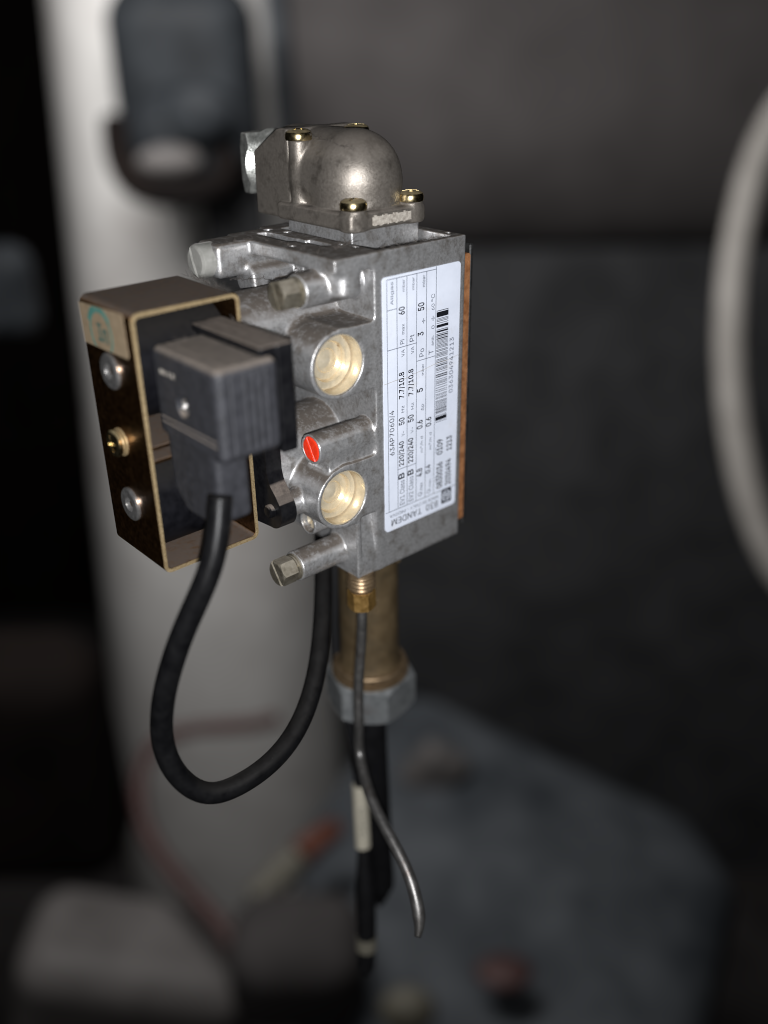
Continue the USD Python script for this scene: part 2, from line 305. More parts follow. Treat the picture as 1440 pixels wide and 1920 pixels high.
# ------------------------------------------------------------------ the gas valve
valve = thing('gas_valve', 'grey die-cast gas control valve with white rating label, hanging on a brass pipe', 'gas valve')
PZ = (23.5, -40.0)                                   # heights of the two ports
left = [sbx((0, 0, -87), (56, 84, 68), 1.0),
        sbx((-21, 0.3, 61.5), (20, 80, 68), 1.2),                                   # top plate
        sbx((-39, 60.5, 52.5), (2, 78, 68), 3.0),                                   # boss with the white plug
        scy(0, (63, 50), 7.5, -24, 5, 2), scy(0, (52, 44), 6, -14, 5, 2),
        scy(2, (-11.5, 7), 7.4, 51, 64, 1.5),                                       # screw boss below the plate's corner
        sbx((-15, 30, 44), (3, 37, 64), 1.0),
        scy(0, (14, 54.3), 7.4, -31, 6, 0.5),                                       # upper test point
        scy(0, (8, -14.6), 7.0, -32.5, 6, 0.5), sbx((-27, 2.0, -27), (3, 17, -16), 0.8),   # regulator screw and its web
        scy(0, (43, 29.7), 21, -54, 5, 1.0), scy(0, (43, -29.7), 21, -41, 5, 1.0), scy(0, (45, -33), 15.5, -53.5, 5, 1.0),  # seats of the two solenoids
        scy(0, (16, -41.8), 6.0, -42, -20, 0.5),
        sbx((-13.3, 0, -87), (3, 21, -48), 1.2),
        scy(0, (15.3, -75), 7.4, -40, 0, 0.5),                                      # lower test point
        scy(0, (21, -58.5), 6.2, -27, 0, 0.5)]
for z in PZ: left += [scy(1, (-20.5, z), 15.2, 0, 48, 0.6), sbx((-20, 0, z - 15.2), (3, 46, z + 15.2), 0.6)]
wedge = inter(sbx((-13.3, 0.2, -66), (1, 15, -54), 0.5), [shalf((-1, 0, 1.1), 31.0)])
body = su(left, 2.6)
body = inter(body, [shalf((0, -1, 0), 0), shalf((0, 0, 1), 68), shalf((0, 0, -1), 87)], 0.8)
cuts = [sbx((4.5, 3.6, 57.0), (50, 73, 80), 1.5),                                   # recess under the regulator
        sbx((-11, 44, 63), (-4.5, 71, 80), 1.6), sbx((-6.5, 25.5, 64), (-1.5, 42, 80), 1.6), sbx((-8, 36, 64), (-4, 48, 80), 1.2),
        scy(2, (53.4, 9), 1.7, 58, 75), scy(2, (2.4, 14.6), 1.5, 58, 75), scy(2, (1.6, 22.6), 2.2, 58, 75), scy(2, (-15.5, 36), 1.6, 58, 75), scy(2, (1.5, 63), 1.9, 58, 75), scy(2, (-1.5, 74), 2.3, 58, 75),
        scy(0, (21, -58.5), 4.8, -30, -18), scy(0, (8, -14.6), 6.0, -40, -30.5),
        inter(sbx((-10.6, -2, -80), (-1.6, 5, -53.5), 0.8), [shalf((0, 1, -0.17), 0.17 * 78 / math.hypot(1, 0.17))], 0.6)]
for z in PZ: cuts.append(scy(1, (-20.5, z), 13.3, -3, 16))
body = sub(body, cuts, 0.5)
ped = sbx((7.3, 23.2, 55), (48.4, 70, 72.4), 1.0)
body = su([body, ped], 0.3)
bm_ = net(body, (-56, -1.5, -89), (58, 86, 77), 0.75)
g_body = part('valve_body', bm_, 'cast_zinc', valve, smooth=True)
# stepped inserts in the ports
for z in PZ:
    k = 1.0 if z > 0 else 1.06
    pr = [(13.28, 0.7), (12.9, 0.8), (12.7, 7.6), (12.5, 8.6), (12.1, 8.6), (11.9, 7.0), (9.2 * k, 7.3), (9.0 * k, 9.6), (8.6 * k, 10.2), (8.3 * k, 9.4), (5.6, 9.2), (5.3, 9.9), (4.9, 9.2), (3.2, 8.5), (1.6, 7.9), (0, 7.7), (0, 15), (13.28, 15)]
    part('port_insert', lathe(pr[::-1], 1, (-20.5, 0, z)), 'pale_brass', valve, smooth=30)
# hexagon screws at the test points
for (y, z, xe, rot, a) in ((14, 54.3, -31, 0.25, -68), (15.3, -75, -40, 0.1, -55)):
    part('test_screw', cat_([lathe([(0, 0), (6.6, 0), (6.6, 0.8), (6.1, 1.0), (6.1, 1.7), (5.6, 1.9), (0, 1.9)], 0, (xe, y, z), -1), hexnut(11.6, 8.6, 0, (xe - 1.9, y, z), -1, rot, slot=(1.5, 1.3, math.radians(a)))]), 'dull_nickel', valve, smooth=25)
dsk = mani(lathe([(0, 0), (5.9, 0), (5.9, 1.4), (5.2, 2.0), (0, 2.1)], n=48))
b_ = trimesh.creation.box((14, 1.5, 1.6)); b_.apply_translation([0, 0, 2.1]); b_.apply_transform(trimesh.transformations.rotation_matrix(math.radians(-62), [0, 0, 1]))
part('adjuster_plug', orient(unman(dsk - mani(b_)), 0, (-30.4, 8, -14.6), -1), 'red_plastic', valve, smooth=30)
wc = mani(lathe([(0, -3), (7.6, -3), (7.6, 4.2), (7.2, 5.4), (6.0, 6.2), (0, 6.5)], n=56))
b_ = trimesh.creation.box((20, 2.0, 2.2)); b_.apply_translation([0, 1.2, 6.4]); b_.apply_transform(trimesh.transformations.rotation_matrix(math.radians(-70), [0, 0, 1]))
part('sealing_plug', orient(unman(wc - mani(b_)), 0, (-39, 69.2, 60.4), -1), 'white_plastic', valve, smooth=30)
part('recessed_screw', hexnut(7.6, 6, 0, (-18.2, 21, -58.5), -1, 0.3, slot=(1.2, 1.0, 1.0)), 'pale_brass', valve, smooth=25)
part('cover_gasket', bx((56.0, 1.6, -80), (61.4, 82, 58.5), 0.8), 'copper_gasket', valve, smooth=20)
part('rear_cover', bx((61.4, 2.6, -84), (64.0, 82, 62.5), 0.6), 'dark_steel', valve, smooth=20)
# ---- rating label
lab = part('rating_label', prism(Polygon([(z, x) for x, z in sbox(6.3, -65.4, 50.4, 54.6).buffer(2.0).exterior.coords]), -0.22, 0.2, 1), 'label_paper', valve, smooth=20)
def line(x0, z0, x1, z1, w=0.28):
    if abs(x1 - x0) < abs(z1 - z0): return bx((min(x0, x1) - w / 2, -0.26, min(z0, z1)), (max(x0, x1) + w / 2, -0.2, max(z0, z1)))
    return bx((min(x0, x1), -0.262, min(z0, z1) - w / 2), (max(x0, x1), -0.2, max(z0, z1) + w / 2))
XL = (6.7, 12.6, 18.6, 24.6, 30.7, 36.7)
L_ = [line(x, -56.8, x, 55.3) for x in XL[:-1]] + [line(XL[5], -56.8, XL[5], 56.5), line(6.7, 55.3, 36.7, 55.3), line(4.4, -56.8, 52.3, -56.8)]
for c, zs in enumerate(((41.9, 23.9), (23.9, -36.0), (23.9, -36.2), (15.1,), (15.1,))):
    for z in zs: L_.append(line(XL[c], z, XL[c + 1], z))
part('table_lines', cat_(L_), 'print_thin', lab, smooth=False)
TEXT = [('Allgas', 8.9, 10.9, 44.0, 54.1, 0), ('mbar', 15.8, 17.3, 48.7, 54.1, 0), ('60', 13.6, 17.3, 38.6, 42.2, 1), ('Pi', 14.3, 17.0, 25.2, 27.3, 0), ('max', 15.7, 17.1, 29.6, 34.3, 0), ('VA', 15.2, 17.1, 19.2, 22.5, 0), ('7.7/10.8', 13.4, 17.2, -0.6, 12.1, 1), ('Hz', 14.9, 16.8, -7.7, -4.3, 0), ('50', 13.3, 17.0, -13.7, -10.1, 1), ('V~', 15.1, 17.0, -19.5, -17.0, 0), ('220/240', 13.2, 16.9, -34.7, -22.0, 1), ('B', 12.9, 16.8, -41.5, -38.5, 2), ('EV1 Class', 13.8, 16.9, -55.6, -42.4, 0),
 ('mbar', 21.7, 23.1, 48.4, 54.1, 0), ('Pt', 20.3, 23.1, 25.1, 28.3, 0), ('VA', 21.1, 23.0, 19.3, 22.6, 0), ('7.7/10.8', 19.3, 23.0, -0.6, 12.2, 1), ('Hz', 21.2, 22.9, -7.7, -4.4, 0), ('50', 19.0, 22.9, -13.8, -10.2, 1), ('V~', 21.0, 22.7, -19.6, -16.7, 0), ('220/240', 19.0, 23.0, -34.8, -22.0, 1), ('B', 18.9, 22.8, -41.3, -38.5, 2), ('EV2 Class', 19.7, 22.7, -55.6, -42.2, 0),
 ('mbar', 28.0, 29.7, 48.6, 54.0, 0), ('50', 25.4, 29.3, 38.2, 41.9, 1), ('\u00f7', 28.0, 29.9, 32.0, 34.4, 0), ('3', 25.3, 29.0, 26.6, 28.4, 1), ('Po', 26.4, 29.4, 16.6, 20.5, 0), ('mbar', 27.7, 29.4, 7.5, 13.0, 0), ('5', 25.0, 28.8, -0.4, 1.5, 1), ('\u0394p', 27.6, 29.8, -10.1, -6.8, 0), ('0.6', 24.9, 28.8, -19.0, -14.6, 1), ('m\u00b3/h d', 27.2, 29.2, -31.7, -23.1, 0), ('4.8', 24.9, 28.7, -44.2, -39.8, 1), ('Q', 26.0, 28.8, -55.0, -52.9, 0), ('max', 27.5, 29.2, -52.0, -47.8, 0),
 ('T', 32.4, 35.4, 16.4, 18.5, 0), ('amb.', 33.9, 35.7, 20.4, 25.2, 0), ('0', 34.0, 35.9, 28.3, 29.9, 0), ('\u00f7', 34.0, 35.9, 32.0, 34.4, 0), ('60', 33.9, 35.8, 37.0, 40.0, 0), ('\u00b0C', 33.7, 35.9, 41.0, 44.5, 0), ('0.6', 30.9, 34.5, -19.3, -14.6, 1), ('m\u00b3/h d', 33.0, 35.0, -31.7, -22.8, 0), ('0.4', 30.9, 34.3, -44.2, -39.7, 1), ('Q', 31.9, 34.6, -55.3, -53.2, 0), ('min', 33.2, 34.8, -52.3, -48.0, 0),
 ('036304941213', 46.1, 48.8, -5.8, 21.6, 0), ('0830036', 38.6, 42.7, -55.0, -40.8, 1), ('0109', 38.7, 42.6, -36.5, -28.3, 1), ('2030494', 44.9, 48.8, -54.9, -40.9, 1), ('1213', 45.3, 49.0, -36.1, -28.4, 1), ('63AP7060/4', 7.4, 10.8, -27.5, -5.1, 0.5),
 ('Code', 37.6, 38.5, -51, -47.5, 0), ('Date', 37.6, 38.5, -35, -32, 0)]
def lettering(t, x0, x1, z0, z1, bold, down=False):
    m = meshkit.text_mesh(t, 1.0, 1.0, bold=bold >= 1); v = np.array(m.vertices); lo, hi = v.min(0), v.max(0); w = (v - lo) / (hi - lo)
    Y = -0.272 + (1 - w[:, 2]) * 0.07
    p = np.c_[x1 - (x1 - x0) * w[:, 0], Y, z1 - (z1 - z0) * w[:, 1]] if down else np.c_[x1 - (x1 - x0) * w[:, 1], Y, z0 + (z1 - z0) * w[:, 0]]
    return trimesh.Trimesh(p, m.faces, process=False)
bold_ = [lettering(*t) for t in TEXT if t[5] > 0]; thin_ = [lettering(*t) for t in TEXT if t[5] == 0]
bold_ += [lettering('TANDEM', 8.2, 28.4, -65.0, -61.6, 0, True), lettering('830', 31.6, 39.9, -65.0, -61.4, 0, True)]
thin_ += [lettering('MADE IN ITALY - PADOVA', 7.2, 39.8, -60.3, -58.7, 0, True)]
part('printed_figures', cat_(bold_), 'print_ink', lab, smooth=False)
part('printed_words', cat_(thin_), 'print_thin', lab, smooth=False)
rb = random.Random(5); bars = []; z = 36.2
while z > -18.9:
    w = rb.choice((0.26, 0.26, 0.3, 0.55)); 
    if 33.0 < z < 35.6: w = 2.4
    elif 28.6 < z < 30.2 and w < 1: w = 1.3
    elif 26.4 < z < 27.2: w = 0.8
    elif -17.6 < z < -15.4: w = 1.9
    bars.append(bx((37.3, -0.26, z - w), (44.9, -0.2, z))); z -= w + rb.choice((0.34, 0.34, 0.42, 0.62, 0.9))
part('barcode', cat_(bars), 'print_ink', lab, smooth=False)
em = sbox(42.4, -64.7, 49.4, -57.0).buffer(-0.6).buffer(0.6)
c_ = Point(45.9, -60.9)
ring = c_.buffer(3.1).difference(c_.buffer(2.75))
fig = unary_union([LineString([(44.9, -58.6), (44.0, -59.4), (43.8, -60.9), (44.4, -62.6)]).buffer(0.35), LineString([(45.0, -60.5), (46.9, -60.5)]).buffer(0.35), LineString([(45.9, -58.9), (45.9, -63.0)]).buffer(0.28), LineString([(47.2, -58.9), (48.0, -60.2), (47.4, -61.2), (48.0, -62.2), (46.8, -63.1)]).buffer(0.32)])
em = em.difference(unary_union([ring, fig]))
def flat(shape, y0, y1):
    return cat_([prism(Polygon([(z, x) for x, z in g.exterior.coords], [[(z, x) for x, z in i.coords] for i in g.interiors]), y0, y1, 1) for g in getattr(shape, 'geoms', [shape])])
part('maker_emblem', flat(em, -0.265, -0.2), 'print_ink', lab, smooth=False)
cr = [(4.5, 8.6), (12, 9.0), (18, 8.6), (23.7, 9.5), (30, 10.2), (37, 11.2), (45, 11.2), (52.2, 12.2)]
part('crease', flat(LineString(cr).buffer(0.10), -0.245, -0.2), 'worn_white', lab, smooth=False)

# ---- pressure regulator on top: dome, flange, long rear posts, inlet block
def rg(m):                                             # survey correction: the cover sits over the middle of the body
    return trimesh.Trimesh(np.asarray(m.vertices) * 1.033 + [8.6, 9.8, -4.95], m.faces, process=False)
reg = su([sbx((-4, 10, 74.6), (40, 63, 82.2), 2.0), scy(2, (18, 32), 20, 80, 93), ssp((18, 32, 93), 20), scap((18, 32, 93), (18, 72, 93), 20)], 1.6)
for x in (1.5, 34.5): reg = su([reg, scy(2, (x, 14.5), 5.4, 74.6, 83.4, 0.6), scy(2, (x, 50.5), 4.6, 76, 108.6, 0.6)], 1.4)
blk = inter(sbx((-1.5, 55, 74.6), (37.5, 82, 113), 1.2), [shalf((0, 11, 19.5), (62 * 11 + 113 * 19.5) / math.hypot(11, 19.5))])
reg = su([reg, blk], 0.8)
regm = part('regulator_housing', rg(net(reg, (-7, 7, 72), (43, 84, 116), 0.65)), 'cast_zinc_dull', valve, smooth=True)
def pan_screw(c, ax=2, sgn=1, r=5.9, rot=0.4, h=4.6):
    m = mani(lathe([(0, 0), (r * 0.95, 0), (r, 0.5), (r, 0.5 * h), (0.92 * r, 0.72 * h), (0.7 * r, 0.90 * h), (0.35 * r, 0.98 * h), (0, h)], n=56))
    for a in (0, math.pi / 2):
        b = trimesh.creation.box((1.25 * r, 1.3, 2.6)); b.apply_translation([0, 0, h]); b.apply_transform(trimesh.transformations.rotation_matrix(rot + a, [0, 0, 1])); m = m - mani(b)
    return orient(unman(m), ax, c, sgn)
for (x, y, z, r_) in ((1.5, 14.5, 83.4, 0.5), (34.5, 14.5, 83.4, 0.9), (1.5, 50.5, 108.6, 0.2), (34.5, 50.5, 108.6, 0.7)):
    part('cover_screw', rg(pan_screw((x, y, z), rot=r_)), 'yellow_zinc', regm, smooth=32)
wp = unary_union([sbox(9 + 1.55 * i, 76.3 + 0.25 * math.sin(i * 2.1), 10.0 + 1.55 * i + 0.5 * math.cos(i * 3.3), 80.3 + 0.4 * math.cos(i * 1.7)) for i in range(15)] + [sbox(8.6, 77.0, 32, 79.6).buffer(0.5)])
part('worn_sticker', rg(flat(wp, 9.85, 10.3)), 'worn_white', regm, smooth=False)
part('inlet_thread', rg(lathe([(0, 78), (13.6, 78), (13.6, 82)] + [q for i in range(5) for q in ((13.8, 82.6 + 2.0 * i), (15.6, 83.6 + 2.0 * i))] + [(13.4, 92.8), (0, 92.8)], 1, (16, 0, 94.5))), 'bright_zinc', valve, smooth=20)
sq = mani(bx((-13.6, -13.6, 0), (13.6, 13.6, 8))) ^ mani(lathe([(0, 0), (13.2, 0), (18.9, 2.6), (18.9, 6.5), (15.2, 8), (0, 8)], n=72))
part('inlet_nut', rg(orient(unman(sq), 1, (17.6, 92.6, 95.0))), 'bright_zinc', valve, smooth=25)

# ---- lint caught on the dusty edges
rl_ = random.Random(11); cur, cnt, wid = [], [], []
def lint(a, b, n, L=3.0, up=1.0):
    a, b = np.array(a, float), np.array(b, float)
    for i in range(n):
        q = a + (b - a) * rl_.random() + np.array([rl_.gauss(0, .5), rl_.gauss(0, .5), 0]); d = np.array([rl_.gauss(0, 1), rl_.gauss(0, 1), abs(rl_.gauss(0, .7)) * up]); d /= np.linalg.norm(d); e = np.array([rl_.gauss(0, 1), rl_.gauss(0, 1), rl_.gauss(0, .6)])
        l_ = L * (0.4 + rl_.random()); cur.extend([q + d * l_ * t + e * l_ * 0.35 * t * t for t in (0, .25, .5, .75, 1)]); cnt.append(5); wid.extend([0.16, .15, .13, .1, .06])
lint((-8, 16, 68), (6, 23, 68), 60); lint((5, 3.4, 68), (48, 3.2, 68), 45, 2.2); lint((-18, 5, 68), (-16, 60, 68), 40, 1.8); lint((-34, 62, 68), (-18, 62, 68), 20, 2); lint((-33, 60, 52), (-12, 48, 51), 30, 3)
lint((-56, 24, 57), (-54, 62, 57), 55, 2.6); lint((-98, 24, 57), (-60, 24, 57), 15, 1.5); lint((-30, 16, 61.5), (-8, 16, 61.5), 30, 2.2); lint((-60, -20, 47.6), (-60, 24, 47.6), 40, 2.0); lint((-88, 18, 43.5), (-68, 20, 43.5), 50, 2.4); lint((3, 12, 106), (12, 60, 110), 30, 2.0); lint((-25, 40, 50), (-52, 40, 50), 25, 2.0)
bc = UsdGeom.BasisCurves.Define(stage, '/World/gas_valve/lint'); bc.CreateTypeAttr('linear'); bc.CreateCurveVertexCountsAttr(cnt)
bc.CreatePointsAttr([Gf.Vec3f(*map(float, q * MM)) for q in cur]); bc.CreateWidthsAttr([w * MM for w in wid]); bc.SetWidthsInterpolation('vertex')
UsdShade.MaterialBindingAPI.Apply(bc.GetPrim()).Bind(M['lint_fibre']); note(bc.GetPrim(), kind='stuff')

# ---- solenoids: yellow plated bracket, two coils, terminal housing, clamp plate
def ring_poly(o):
    a = sbox(-103 + 3.6, -56.6 + 3.6, -54 - 3.6, 57 - 3.6).buffer(3.6 + o); b = sbox(-101.2 + 2, -54.8 + 2, -55.8 - 2, 55.2 - 2).buffer(2 - o)
    return Polygon([(z, x) for x, z in a.exterior.coords], [[(z, x) for x, z in b.exterior.coords]])
brk = part('solenoid_bracket', prism(ring_poly(0), 22.3, 65, 1), 'gold_steel', valve, smooth=40)
part('cut_edge', prism(ring_poly(-0.12), 21.8, 22.5, 1), 'gold_edge', brk, smooth=30)
part('divider_plate', bx((-101.3, 24.5, -6.6), (-55.7, 62, -4.8), 0.3), 'gold_steel', brk, smooth=20)
part('divider_plate', bx((-101.3, 25.5, -1.0), (-70, 62, 0.8), 0.3), 'gold_steel', brk, smooth=20)
for z in (29.6, -30.4):
    part('rivet', lathe([(0, -0.6), (7.6, -0.6), (7.6, 0.9), (6.9, 1.5), (3.3, 1.5), (2.7, 0.6), (1.6, -0.2), (0, -0.3)], 0, (-103, 44.2, z), -1, n=56), 'aluminium', brk, smooth=30)
part('cross_screw', pan_screw((-105.0, 45.5, -1.7), 0, -1, r=5.9, rot=0.25, h=2.6), 'yellow_zinc', brk, smooth=32)
part('screw_bush', lathe([(0, -1), (6.4, -1), (6.2, 0.5), (4.6, 1.0), (4.4, 2.2), (0, 2.2)], 0, (-103, 45.5, -1.7), -1, n=48), 'gold_edge', brk, smooth=30)
def flat_x(shape, x0, x1):   # shape in (y, z)
    return cat_([prism(g, x0, x1, 0) for g in getattr(shape, 'geoms', [shape])])
st = Polygon([(65.2, 54.2), (29.0, 56.0), (27.6, 54.8), (26.9, 39.2), (28.0, 38.2), (64.8, 37.4)])
stk = part('paper_sticker', flat_x(st, -103.16, -102.9), 'beige_paper', brk, smooth=20)
cc = (48.2, 44.2)
arc = Point(cc).buffer(9.6, 48).difference(Point(cc).buffer(8.5, 48)); arc2 = Point(48.6, 45).buffer(10.6, 48).difference(Point(48.0, 43.2).buffer(9.6, 48)).intersection(sbox(40, 48, 62, 60))
part('stamp_ring', flat_x(unary_union([arc, arc2]).intersection(st.buffer(-0.3)), -103.22, -103.1), 'green_ink', brk, smooth=False)
m = meshkit.text_mesh('In', 1.0, 1.0, bold=True); v = np.array(m.vertices); w = (v - v.min(0)) / (v.max(0) - v.min(0))
part('stamp_letters', trimesh.Trimesh(np.c_[-103.1 - 0.13 * w[:, 2], 51.0 - 8.4 * w[:, 0], 40.8 + 7.6 * w[:, 1]], m.faces, process=False), 'dark_green_ink', brk, smooth=False)
for z, r in ((30.2, 22.8), (-30.4, 22.4)):
    part('coil', lathe([(0, 0), (r - 1.5, 0), (r, 1.5), (r, 42.4), (r - 1.5, 43.9), (0, 43.9)], 0, (-100.6, 46.5, z), 1, n=80), 'coil_black', valve, smooth=35)
hs = su([sbx((-67.4, -22, 3.6), (-60.4, 27, 47.6), 0.5), sbx((-75, -21.5, 44.0), (-60.4, 26, 47.6), 0.5)], 0.6)
part('terminal_housing', net(hs, (-77, -24, 1), (-58, 29, 50), 0.55), 'black_plastic', valve, smooth=True)
cp = unary_union([Polygon([(48, 2), (17.5, 2), (17.2, -24), (15.8, -29), (11.5, -33.5), (9, -37), (48, -37)]), Point(16, -42).buffer(8.4, 24), Polygon([(9, -36), (8, -42), (10, -48.5), (16, -50.3), (48, -53.5), (48, -36)])]).buffer(-2.5).buffer(6.5).buffer(-4.0, quad_segs=12).simplify(0.04)
part('clamp_plate', cat_([prism(cp, -50.4, -42.2, 0)]), 'black_plastic', valve, smooth=40)
part('clamp_screw', lathe([(0, 0), (3.2, 0), (3.2, 1.8), (2.4, 2.4), (0, 2.4)], 0, (-50.4, 15.6, -41.6), -1, n=32), 'black_plastic', valve, smooth=30)

# ------------------------------------------------------------------ the plug and its cable
PO = (-0.081, 0.0, 0.0)
plug = thing('coil_plug', 'dark grey ribbed electrical plug with thick black cable, pushed onto the solenoid coil', 'plug')
ph = su([sbx((-95.6, -23, 6.6), (-67.5, 24, 43.6), 3.4)], 0.5)
ph = inter(ph, [shalf((1, 0, 0), -67.6)], 0.5)
gland = inter(sbx((-95.6, -17, -24), (-80.5, 19, 12), 2.8), [shalf((0, -1, -1.5), (14.5 + 1.5 * 21) / math.hypot(1, 1.5)), shalf((0, 1, -1.1), (12 + 1.1 * 20) / math.hypot(1, 1.1)), shalf((1, 0, -1.6), (-81.4 + 1.6 * 21) / math.hypot(1, 1.6))], 1.5)
ph = su([ph, gland], 1.2)
ribs = [sbx((x - 0.6, -23.35, 9.5), (x + 0.6, -22, 40.5), 0.4) for x in (-83.2, -79.9, -76.8, -73.8)]
ph = su([ph] + ribs, 0.5)
gr = [sbx((-97, -19.5, 15.2), (-94.9, 25, 16.1), 0.2), sbx((-97, -19.5, 12.9), (-94.9, 25, 13.8), 0.2), scy(0, (3.2, 23.4), 4.2, -98, -92.5), sbx((-90.2, -24, 5), (-89.6, -22.5, 44), 0.2), sbx((-90.2, -24, 43.0), (-89.6, 25, 45), 0.2)]
ph = sub(ph, gr, 0.3)
pbody = part('plug_housing', net(ph, (-98, -25, -23), (-66, 26, 46), 0.55), 'grey_plug', plug, smooth=True)
part('plug_screw', pan_screw((-92.4, 3.2, 23.4), 0, -1, r=3.4, rot=0.7, h=2.2), 'aluminium', plug, smooth=30)
part('moulded_mark', cat_([bx((-95.72, 17.0 - 1.25 * i, 33.6), (-95.5, 17.5 - 1.25 * i, 35.4)) for i in range(6) if i != 4] + [bx((-95.72, 17.0 - 1.25 * i, 33.6), (-95.5, 17.5 - 1.25 * i, 35.4)) for i in (7, 8)]), 'worn_white', plug, smooth=False)
cpts = [at(413, 930, 0.352), at(410, 975, 0.353), at(403, 1030, 0.354), at(385, 1090, 0.356), at(350, 1170, 0.362), at(318, 1260, 0.372), at(303, 1345, 0.384), at(312, 1415, 0.394), at(345, 1465, 0.402), at(392, 1487, 0.409), at(450, 1470, 0.418), at(512, 1425, 0.430), at(560, 1360, 0.444), at(590, 1275, 0.458), at(603, 1180, 0.474), at(606, 1090, 0.490), at(604, 1000, 0.510)]
part('cable', tube(spline(cpts, 180), 4.75, 28), 'black_rubber', plug, smooth=True)

# ------------------------------------------------------------------ brass pipe with its union nut
pc = (28.0, 42.0)
pipe = thing('brass_pipe', 'dull brass pipe stub with zinc union nut under the valve', 'pipe')
pipe_m = part('pipe', lathe([(0, -89), (16.6, -89), (16.8, -110), (16.9, -168), (17.6, -174), (18.6, -176.5), (18.6, -178.5), (0, -178.5)][::-1], 2, (pc[0], pc[1], 0), n=96), 'old_brass', pipe, smooth=35)
part('collar', lathe([(0, -176.5), (20.6, -176.5), (21.4, -177.3), (21.4, -180.2), (20.8, -181), (22.6, -181.4), (22.6, -184), (0, -184)][::-1], 2, (pc[0], pc[1], 0), n=96), 'bronze_ring', pipe, smooth=30)
part('union_nut', hexnut(46.5, 26.5, 2, (pc[0], pc[1], -208.8), 1, math.radians(-49 + 0), cham=0.55, bore=21.8), 'zinc_nut', pipe, smooth=22)
for a in (math.radians(-209), math.radians(-51)):
    c = np.array([pc[0] + 17.0 * math.cos(a), pc[1] + 17.0 * math.sin(a)]); b = bx((-1.2, -2.4, -109), (1.6, 2.4, -90), 0.6)
    b.apply_transform(trimesh.transformations.rotation_matrix(a, [0, 0, 1])); b.apply_translation([c[0], c[1], 0]); part('key_rib', b, 'old_brass', pipe, smooth=20)
def emboss(t, a0, z0, h, rad, out=0.5):
    """raised characters on the pipe, reading upwards"""
    m = meshkit.text_mesh(t, h, 1.0, bold=True); v = np.array(m.vertices); an = a0 - v[:, 1] / rad
    return trimesh.Trimesh(np.c_[pc[0] + (rad - 0.4 + (out + 0.4) * v[:, 2]) * np.cos(an), pc[1] + (rad - 0.4 + (out + 0.4) * v[:, 2]) * np.sin(an), z0 + v[:, 0]], m.faces, process=False)
part('cast_mark', emboss('2 N', math.radians(-112), -136.0, 5.5, 16.9, 0.5), 'old_brass', pipe, smooth=False)

# ------------------------------------------------------------------ pilot tube
pil = thing('pilot_tube', 'thin grey steel pilot tube with small brass nut at the valve corner', 'gas tube')
pn = (-7.6, 5.2)
part('tube', tube(spline([(pn[0], pn[1], -100), (pn[0], pn[1], -112), (-9.0, 5, -130), (-11.8, 5, -159), (-13.0, 4, -180), at(674, 1410, 0.508), at(692, 1485, 0.492), at(719, 1545, 0.480), at(746, 1596, 0.472), at(768, 1645, 0.466), at(781, 1690, 0.462), at(786, 1725, 0.460), at(783, 1756, 0.459)], 160), np.r_[np.linspace(2.55, 2.7, 60), np.linspace(2.7, 3.2, 88), np.linspace(3.2, 1.7, 12)], 24), 'steel_tube', pil, smooth=True)
part('threaded_collar', lathe([(0, -86), (6.6, -86)] + [q for i in range(4) for q in ((6.7, -87.2 - 2.2 * i), (7.1, -88.0 - 2.2 * i), (6.2, -89.0 - 2.2 * i))] + [(6.0, -97), (0, -97)][:], 2, (pn[0], pn[1], 0), n=48), 'bronze_ring', pil, smooth=35)
part('brass_nut', hexnut(12.4, 10.6, 2, (pn[0], pn[1], -107.2), 1, math.radians(18), cham=0.4), 'bright_brass', pil, smooth=22)

# ------------------------------------------------------------------ hose below the nut, thin cable with a paper tag
hose = thing('rubber_hose', 'matt black rubber hose coming straight down out of the union nut', 'hose')
part('hose', tube(spline([(28, 42, -200), (28.4, 42, -240), (30.5, 42, -300), (32.4, 42, -345), (33.2, 42, -362), (32.6, 42, -376), (31.6, 42, -388)], 90), np.r_[np.full(74, 9.0), np.linspace(9.0, 2.0, 16)], 32), 'soot_rubber', hose, smooth=True)
wire = thing('tagged_cable', 'thin black cable behind the brass pipe carrying a beige paper tag', 'cable')
wp_ = [at(629, 1000, 0.545), at(628, 1060, 0.545), at(628, 1130, 0.548), at(630, 1220, 0.553), at(648, 1330, 0.562), at(668, 1420, 0.572), at(676, 1500, 0.58), at(681, 1590, 0.588), at(686, 1690, 0.598), at(686, 1800, 0.612), at(684, 1812, 0.614)]
wsp = spline(wp_, 150)
part('cable', tube(wsp, np.r_[np.full(105, 3.3), np.linspace(3.3, 6.5, 15), np.full(30, 6.5)], 20), 'soot_rubber', wire, smooth=True)
i0 = int(np.argmin(np.linalg.norm(wsp - at(674, 1470, 0.577), axis=1))); i1 = int(np.argmin(np.linalg.norm(wsp - at(681, 1590, 0.588), axis=1)))
tg = part('paper_tag', tube(wsp[i0:i1], 4.9, 24), 'tag_paper', wire, smooth=40)
i2 = int(np.argmin(np.linalg.norm(wsp - at(686, 1765, 0.607), axis=1)))
part('paper_band', tube(wsp[i2 - 2:i2 + 3], 6.9, 24), 'straw', wire, smooth=40)
rr = random.Random(3)
axd = wsp[i1 - 1] - wsp[i0]; axd /= np.linalg.norm(axd); tow = CAM * 1000 - wsp[i0]; tow -= axd * (tow @ axd); tow /= np.linalg.norm(tow); sd = np.cross(axd, tow)
mk = []
for i in range(9):
    q = wsp[i0] + axd * (14 + 2.4 * i); mk.append(tube([q + (tow * math.cos(b) + sd * math.sin(b)) * 4.96 + axd * (1.2 * b) for b in np.linspace(-0.5 + 0.2 * rr.random(), 0.35, 7)], 0.22, 6))
part('pen_strokes', cat_(mk), 'print_ink', wire, smooth=True)
